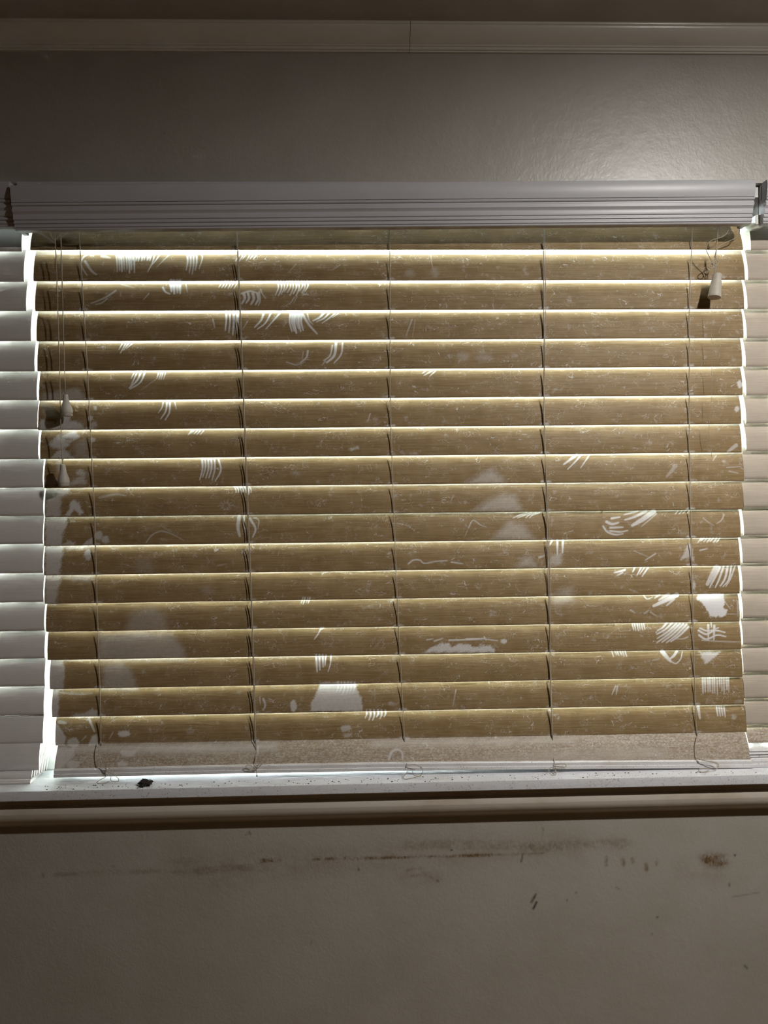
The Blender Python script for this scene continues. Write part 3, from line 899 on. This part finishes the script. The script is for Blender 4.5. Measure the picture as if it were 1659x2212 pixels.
def valance_profile(h=VH):
    p = [(0.012, 0), (0.0, 0)]
    for t in np.linspace(0, 1, 7):
        p.append((-0.0022 * math.sin(math.pi * (0.15 + .85 * t)) - .0004, -0.0008 - t * 0.385 * h))
    z = lambda t: -t * h
    p += [(.0012, z(.405)), (-.0006, z(.42)), (-.0010, z(.445)), (-.0004, z(.47)), (.0018, z(.485)), (.0018, z(.505)), (.0006, z(.53)), (.0010, z(.60)), (.0034, z(.64)), (.0040, z(.66)),
          (.0036, z(.70)), (.0044, z(.77)), (.0062, z(.785)), (.0062, z(.80)), (.0050, z(.82)), (.0052, z(.855)), (.0074, z(.87)), (.0074, z(.885)), (.0064, z(.905)), (.0066, z(.94)), (.0086, z(.955)), (.0080, z(.985)), (.0090, z(1.0)), (.020, z(1.0)), (.020, z(.5)), (.012, z(.4))]
    return p


vp = valance_profile()
A, B_ = at(23.5, 400, -.022), at(1630.5, 388, -.022)
v, f = extrude(vp, A, B_)
ob('valance', v, f, M['valance'], blind, True, sharp=28)
# side returns of the valance
for P, sg in ((A, 1), (B_, -1)):
    ob('valance_return', *box((P[0] + sg * .0005, P[1] + .020, P[2] - VH * .98), (P[0] + sg * .0075, P[1] + .036, P[2] - .003), .0008), M['valance'], blind)
hz = (A[2] + B_[2]) / 2
hx0, hx1 = at(40, 470, .01)[0], at(1627, 470, .01)[0]
ob('headrail', *box((hx0, .006, hz - .028), (hx1, .050, SOFFIT_Z - .0004), .001), M['valance'], blind)
for px in (80, 560, 1090, 1560):
    q = at(px, 398, -.016)
    ob('valance_clip', *box((q[0] - .005, -.016, hz - .03), (q[0] + .005, -.012, np.interp(px, (23, 1630), (A[2], B_[2])) + (.0035 if px == 80 else -.002)), .0006), M['valance'], blind)

# bottom rail
RL, RR = at(116, 1680, .001), at(1627, 1661, .001)
RR[2] = max(RR[2], SILL_Z + .0006)
rp = [(0, .0), (-.0006, .0008), (-.0006, .0046), (.0008, .0054), (.0008, .0100), (.002, .0115), (.030, .0125), (.044, .0115), (.046, .010), (.046, .0015), (.044, 0)]
v, f = extrude(rp, RL, RR, 24)
v = np.array(v)
sag = np.interp(v[:, 0], [at(q, 1670, 0)[0] for q in (116, 500, 820, 1240, 1627)], [.0100, .0102, .0092, .0054, .0010]) + SILL_Z
v[:, 2] += sag - np.interp(v[:, 0], (RL[0], RR[0]), (RL[2], RR[2]))
ob('bottom_rail', v, f, M['rail'], blind, True, sharp=35)

# ladder cords: front cord, back cord, rungs, and the lift cord ends knotted at the rail
CR = 0.0007
for li, p in enumerate(LADDER):
    p = np.array(p, float)
    ys = np.linspace(470, p[-1, 1], 26)
    xs = np.interp(ys, p[:, 1], p[:, 0])
    front = [at(x, y, YB - .0030) for x, y in zip(xs, ys)]
    lad = ob('ladder_cord', *tube(smooth_path(front, 2), CR), M['cord'], blind, True)
    back = [at(x, y, .0385) for x, y in zip(xs[:-1], ys[:-1])]
    ob('back_cord', *tube(back, CR), M['cord'], lad, True)
    rungs = []
    for k in range(19):
        x = float(np.interp(yL[k], p[:, 1], p[:, 0]))
        y = np.interp(x, (xL[k], xR[k]), (yL[k], yR[k]))
        if y > p[-1, 1]:
            continue
        a_ = at(x, y + 1.5, YB - .0030)
        c_, s_ = math.cos(TILT), math.sin(TILT)
        b_ = a_ + np.array([0, .0165, .0485 * s_])
        m_ = (a_ + b_) / 2 + np.array([0, .0050, -.0030])
        rungs.append(tube(smooth_path([a_, m_, b_], 4), .0004, 5))
    ob('rungs', *join(*rungs), M['cord'], lad, True)
    if li in (1, 3):
        off = [at(x - 4 + (0 if li == 1 else 8), y, YB - .0032) for x, y in zip(xs, ys)]
        if li == 3:
            off = [at(x + 5 * math.sin(i * .5) * .5 + 1.5, y, YB - .0040) for i, (x, y) in enumerate(zip(xs, ys))]
        else:
            off = [at(x + 1.2, y, YB - .0075) for x, y in zip(xs, ys)]
        ob('lift_cord', *tube(off, CR * .8), M['cord'], lad, True)

# loose knotted cord ends at the bottom rail
TAILS = [
    [[(217, 1600, .015), (214, 1620, .006), (218, 1645, -.001), (231, 1664, -.004), (236, 1669, -.005), (246, 1674, -.006), (256, 1682, -.007), (254, 1688, -.007), (240, 1686, -.006), (240, 1676, -.006)], [(236, 1669, -.005), (228, 1678, -.008), (214, 1686, -.010), (210, 1691, -.010), (222, 1693, -.012), (236, 1688, -.010)], [(233, 1668, -.004), (236, 1658, -.004), (229, 1659, -.004), (234, 1668, -.005)]],
    [[(552, 1630, .012), (553, 1650, 0), (554, 1664, -.004), (555, 1676, -.004)], [(554, 1662, -.003), (540, 1653, -.004), (531, 1655, -.004), (536, 1660, -.004), (553, 1661, -.004), (566, 1650, -.004), (572, 1642, -.003), (562, 1646, -.004), (554, 1660, -.004)], [(554, 1662, -.003), (540, 1664, -.006), (526, 1666, -.006)]],
    [[(878, 1640, .012), (880, 1652, -.001), (896, 1652, -.006), (910, 1658, -.008), (913, 1668, -.009), (906, 1676, -.009), (894, 1674, -.008), (891, 1666, -.006)], [(880, 1652, -.002), (879, 1668, -.008), (872, 1678, -.010), (876, 1683, -.011), (892, 1680, -.010), (910, 1676, -.010)]],
    [[(1195, 1630, .012), (1198, 1650, -.001), (1200, 1660, -.004), (1199, 1668, -.005)], [(1199, 1652, -.002), (1212, 1650, -.004), (1221, 1651, -.004), (1222, 1656, -.004), (1210, 1659, -.005), (1200, 1660, -.005)], [(1199, 1660, -.003), (1190, 1658, -.004), (1186, 1666, -.006), (1192, 1674, -.008), (1201, 1672, -.008), (1200, 1662, -.005)]],
    [[(1506, 1590, .015), (1503, 1608, .008), (1506, 1628, .001), (1512, 1640, -.003), (1524, 1643, -.005), (1540, 1645, -.006), (1551, 1650, -.007), (1552, 1657, -.008), (1543, 1662, -.009), (1526, 1660, -.009), (1512, 1661, -.009), (1510, 1666, -.010), (1520, 1668, -.011), (1532, 1664, -.010)], [(1512, 1640, -.003), (1530, 1645, -.007), (1546, 1649, -.008), (1551, 1656, -.008)]]]
for grp in TAILS:
    parts = [tube(smooth_path([at(*q) for q in c], 6), .00055, 6) for c in grp]
    kx = grp[0][2]
    parts.append(lathe([(.0003, 0), (.0012, .0004), (.0016, .0015), (.0010, .0026), (.0002, .003)], at(*grp[0][3]) + np.array([0, 0, .0015]), n=8))
    V_, F_ = join(*parts)
    V_ = np.array(V_)
    V_[:, 2] = np.maximum(V_[:, 2], SILL_Z + .0002)
    ob('cord_tail', V_, F_, M['cord'], blind, True)

# tilt cords with bell tassels
bell = [(.0012, 0), (.0032, .0004), (.0038, .0035), (.0040, .007), (.0046, .011), (.0062, .016), (.0079, .021), (.0083, .025), (.0080, .0275), (.0072, .0280), (.0072, .0287), (.0078, .0292), (.0070, .0315), (.002, .032)]
for pts, top, axis in (([(130, 470), (134, 600), (138, 760), (141.5, 852)], (141.5, 852), (.05, 0, -1)), ([(117, 470), (123, 610), (128, 780), (131.5, 930), (135.5, 1004)], (135.5, 1003), (.03, 0, -1))):
    c = ob('tilt_cord', *tube(smooth_path([at(x, y, .004) for x, y in pts], 4), CR), M['cord'], blind, True)
    ob('tassel', *lathe(bell, at(*top, .004), axis, 22), M['tassel'], c, True, sharp=40)

# tangled lift cord with a cup tassel on the right, its long tail below
yt = .003
cup = [(.001, 0), (.0060, .0002), (.0064, .0010), (.0066, .0100), (.0066, .0103), (.0071, .0106), (.0073, .0115), (.0092, .0330), (.0095, .0348), (.0090, .0362), (.0070, .0368), (.001, .0360)]
L1 = [[(1552, 474), (1551, 500), (1548, 530), (1546, 560)], [(1549, 474), (1550, 490), (1549, 520), (1547, 540), (1543, 556)],
      [(1583, 474), (1577, 490), (1568, 506), (1553, 514), (1538, 519), (1528, 528), (1526, 540), (1531, 552), (1537, 562), (1541, 574), (1546, 594)],
      [(1578, 474), (1588, 484), (1597, 494), (1596, 506), (1588, 515), (1572, 522), (1558, 529), (1549, 538), (1545, 552), (1546, 570), (1549, 594)],
      [(1546, 556), (1541, 566), (1534, 570), (1530, 576), (1538, 580), (1541, 574), (1536, 568)], [(1546, 560), (1552, 566), (1547, 574), (1541, 570), (1546, 562)], [(1544, 570), (1545, 594)]]
deps = [-.002, .002, -.006, .004, -.004, 0, 0]
V_, F_ = join(*[tube(smooth_path([at(x, y, yt + d * math.sin(math.pi * i / max(1, len(c) - 1))) for i, (x, y) in enumerate(c)], 5), .0006, 6) for c, d in zip(L1, deps)])
lc = ob('pull_cord', V_, F_, M['cord'], blind, True)
ob('tassel', *lathe(cup, at(1549.5, 592, yt), (-.18, -.12, -1), 24), M['tassel'], lc, True, sharp=40)
tl = [(1540, 640), (1537.5, 660), (1537, 740), (1538, 820), (1536, 880), (1531, 930), (1535, 960), (1538, 988)]
ob('cord_tail', *tube(smooth_path([at(x, y, .004) for x, y in tl], 5), .00028, 5), M['cord'], lc, True)
# mounting bracket seen in the gap at the right end of the valance
bq = at(1640, 420, .004)
br = ob('mounting_bracket', *join(box((bq[0] - .0085, .022, SOFFIT_Z - .052), (bq[0] + .0085, .05, SOFFIT_Z - .001), .001), box((bq[0] - .009, -.004, SOFFIT_Z - .066), (bq[0] + .008, .045, SOFFIT_Z - .052), .001)), M['frame'], blind)
ob('clip', *join(box((bq[0] - .0018, -.004, SOFFIT_Z - .045), (bq[0] + .0022, .0005, SOFFIT_Z - .010), .0005)), M['metal'], br)


# ------------------------------------------------ neighbouring blinds, cut by the frame
def neighbour(side):
    left = side == 'left'
    mat = M['clean'] if left else M['pale']
    x_out = OX0 + .012 if left else OX1 - .012
    r = empty('window_blind', ((x_out + at(50 if left else 1640, 1600, YB)[0]) / 2, .02, SILL_Z),
              'clean grey-white blind at the left edge of the photo' if left else 'pale lightly dusted blind at the right edge of the photo', 'window blind')
    if left:
        ys = [541.5, 607, 670, 735, 800.6, 863, 926, 990.5, 1052, 1113, 1174, 1237, 1300, 1362, 1422, 1482, 1544, 1606, 1664]
        xs = [47, 52, 57, 67, 75, 80, 81, 83, 93, 94, 93, 93, 94, 96, 97, 97, 95, 93, 85]
        refx = 40
    else:
        ys = [538, 603, 665.7, 728.6, 790, 852, 913, 972.7, 1033, 1094, 1154.5, 1214.5, 1274.6, 1333, 1391, 1450, 1507, 1564, 1603]
        xs = [1622, 1616, 1614.5, 1613, 1611, 1612, 1612, 1612.5, 1608, 1607, 1607, 1604, 1604, 1605, 1605, 1606, 1608, 1612, 1617]
        refx = 1640
    mesh = None
    for k, (x, y) in enumerate(zip(xs, ys)):
        yb = YB
        if left and k >= 17:
            yb = YB - (.004, .010)[k - 17]
        if not left and k == 18:
            yb = YB - .006
        E = at(x, y, yb)
        Z = at(refx, y, yb)[2]
        tilt = TILT if left else TILT - math.radians(3.5)
        if not left and k == 18:
            tilt = math.radians(48)
        P0, P1 = ((x_out, yb, Z), (E[0], yb, Z)) if left else ((E[0], yb, Z), (x_out, yb, Z))
        V, Fc = slat_mesh(P0, P1, tilt, np.linspace(0, 1, 3), 14)
        px, py = proj(V)
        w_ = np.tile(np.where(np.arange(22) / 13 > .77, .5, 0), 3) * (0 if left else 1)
        o = ob('slat', V, Fc, mat if not (not left and k == 18) else M['dusty_last'], r, True, {'wipe': w_}, 50)
    # surplus slats bundled at the bottom
    if left:
        for i in range(7):
            yb = .010 + i * .0052
            E = at(68 + i * 5.5, 1690, yb)
            V, Fc = slat_mesh((x_out, yb, SILL_Z + .0075), (E[0], yb, SILL_Z + .0075), math.radians(58 - i * 1.2), [0, .5, 1], 10)
            ob('slat', V, Fc, mat, r, True, {'wipe': np.zeros(len(V))}, 50)
        E = at(62, 1690, .0)
        v, f = extrude(rp, (x_out, .002, SILL_Z + .0006), (E[0], .002, SILL_Z + .0006))
        # rail lies behind the bundle, flat on the sill
        v = [(a, b + .003, SILL_Z + .0006 + (c - SILL_Z - .0006) * .45) for a, b, c in v]
        ob('bottom_rail', v, f, M['clean'], r, True, sharp=35)
    else:
        z0 = at(1650, 1603, .012)[2]
        zr = SILL_Z + .0006
        for i in range(4):
            yb = .006 + .001 * (i % 2)
            zz = zr + .0128 + i * .0042
            V, Fc = slat_mesh((at(1618 + i % 2, 1620, yb)[0], yb, zz), (x_out, yb, zz), math.radians(4), [0, .5, 1], 8)
            ob('slat', V, Fc, M['rail'], r, True, {'wipe': np.zeros(len(V))}, 50)
        x0 = at(1620, 1630, .004)[0]
        v, f = extrude(rp, (x0, .004, zr), (x_out, .004, zr))
        ob('bottom_rail', v, f, M['rail'], r, True, sharp=35)
    # valance and headrail
    if left:
        Pa, Pb = np.array((x_out, -.016, 0.0)), at(21, 392, -.016)
        Pa[2] = Pb[2]
    else:
        Pa, Pb = at(1656, 388, -.022), np.array((x_out, -.022, 0))
        Pb[2] = Pa[2]
    v, f = extrude(vp, Pa, Pb)
    ob('valance', v, f, M['valance'], r, True, sharp=28)
    xi = at(40 if left else 1645, 470, .02)[0]
    ob('headrail', *box((min(x_out, xi), .012, Pa[2] - .022), (max(x_out, xi), .050, SOFFIT_Z - .0004), .001), M['valance'], r)
    # one ladder beyond the frame edge keeps the slats hung
    lxw = at(-60 if left else 1720, 1000, YB)[0]
    ob('ladder_cord', *tube([(lxw, YB - .003, z) for z in np.linspace(Pa[2] - .05, SILL_Z + .03, 12)], CR), M['cord'], r, True)


neighbour('left')
neighbour('right')

# ---------------------------------------------------------------- small things on the sill
c = at(315, 1693, -.012)
c[2] = SILL_Z
bm = bmesh.new()
bmesh.ops.create_icosphere(bm, subdivisions=3, radius=1)
rr = random.Random(5)
ph = [rr.uniform(0, 6) for _ in range(6)]
for v in bm.verts:
    d = v.co.copy()
    k = 1 + .28 * math.sin(5 * d.x + ph[0]) * math.sin(4 * d.y + ph[1]) + .22 * math.sin(7 * d.z + ph[2] + 3 * d.x) + rr.uniform(-.12, .12)
    v.co = Vector((d.x * .0085 * k, d.y * .006 * k, max(-.0042, d.z * .0052 * k)))
bm.verts.index_update()
V_ = [(v.co.x + c[0], v.co.y + c[1], v.co.z + c[2] + .0042) for v in bm.verts]
F_ = [tuple(v.index for v in f.verts) for f in bm.faces]
bm.free()
clump = empty('lint_clump', tuple(c), 'small dark clump of lint lying on the dusty sill', 'lint')
ob('body', V_, F_, M['lint'], clump, True)
hairs = []
for i in range(14):
    an = rr.uniform(0, 6.28)
    p0 = c + np.array([.004 * math.cos(an), .003 * math.sin(an), .004])
    p2 = c + np.array([rr.uniform(.009, .014) * math.cos(an), rr.uniform(.005, .009) * math.sin(an), rr.uniform(.001, .009)])
    hairs.append(tube(smooth_path([p0, (p0 + p2) / 2 + np.array([0, 0, .003]), p2], 4), .00025, 4))
ob('fibres', *join(*hairs), M['lint'], clump)

parts = []
for i in range(240):
    px = rr.uniform(90, 1650)
    y = rr.uniform(-.020, -.002)
    P = at(px, 1690, y)
    s_ = rr.choice((.0004, .0005, .0006, .0009)) * rr.uniform(.7, 1.3)
    z = SILL_Z
    a = rr.uniform(0, 3.14)
    dx, dy = math.cos(a) * s_ * rr.uniform(1, 2.2), math.sin(a) * s_ * 1.5
    X, Y = P[0], y
    parts.append(([(X - dx, Y - dy, z), (X + dy, Y - dx * .6, z), (X + dx, Y + dy, z), (X - dy, Y + dx * .6, z), (X, Y, z + s_)], [(0, 1, 4), (1, 2, 4), (2, 3, 4), (3, 0, 4), (3, 2, 1, 0)]))
tag(ob('sill_grit', *join(*parts), M['lint']), 'dark specks of grit scattered along the window sill', 'grit', kind='stuff')
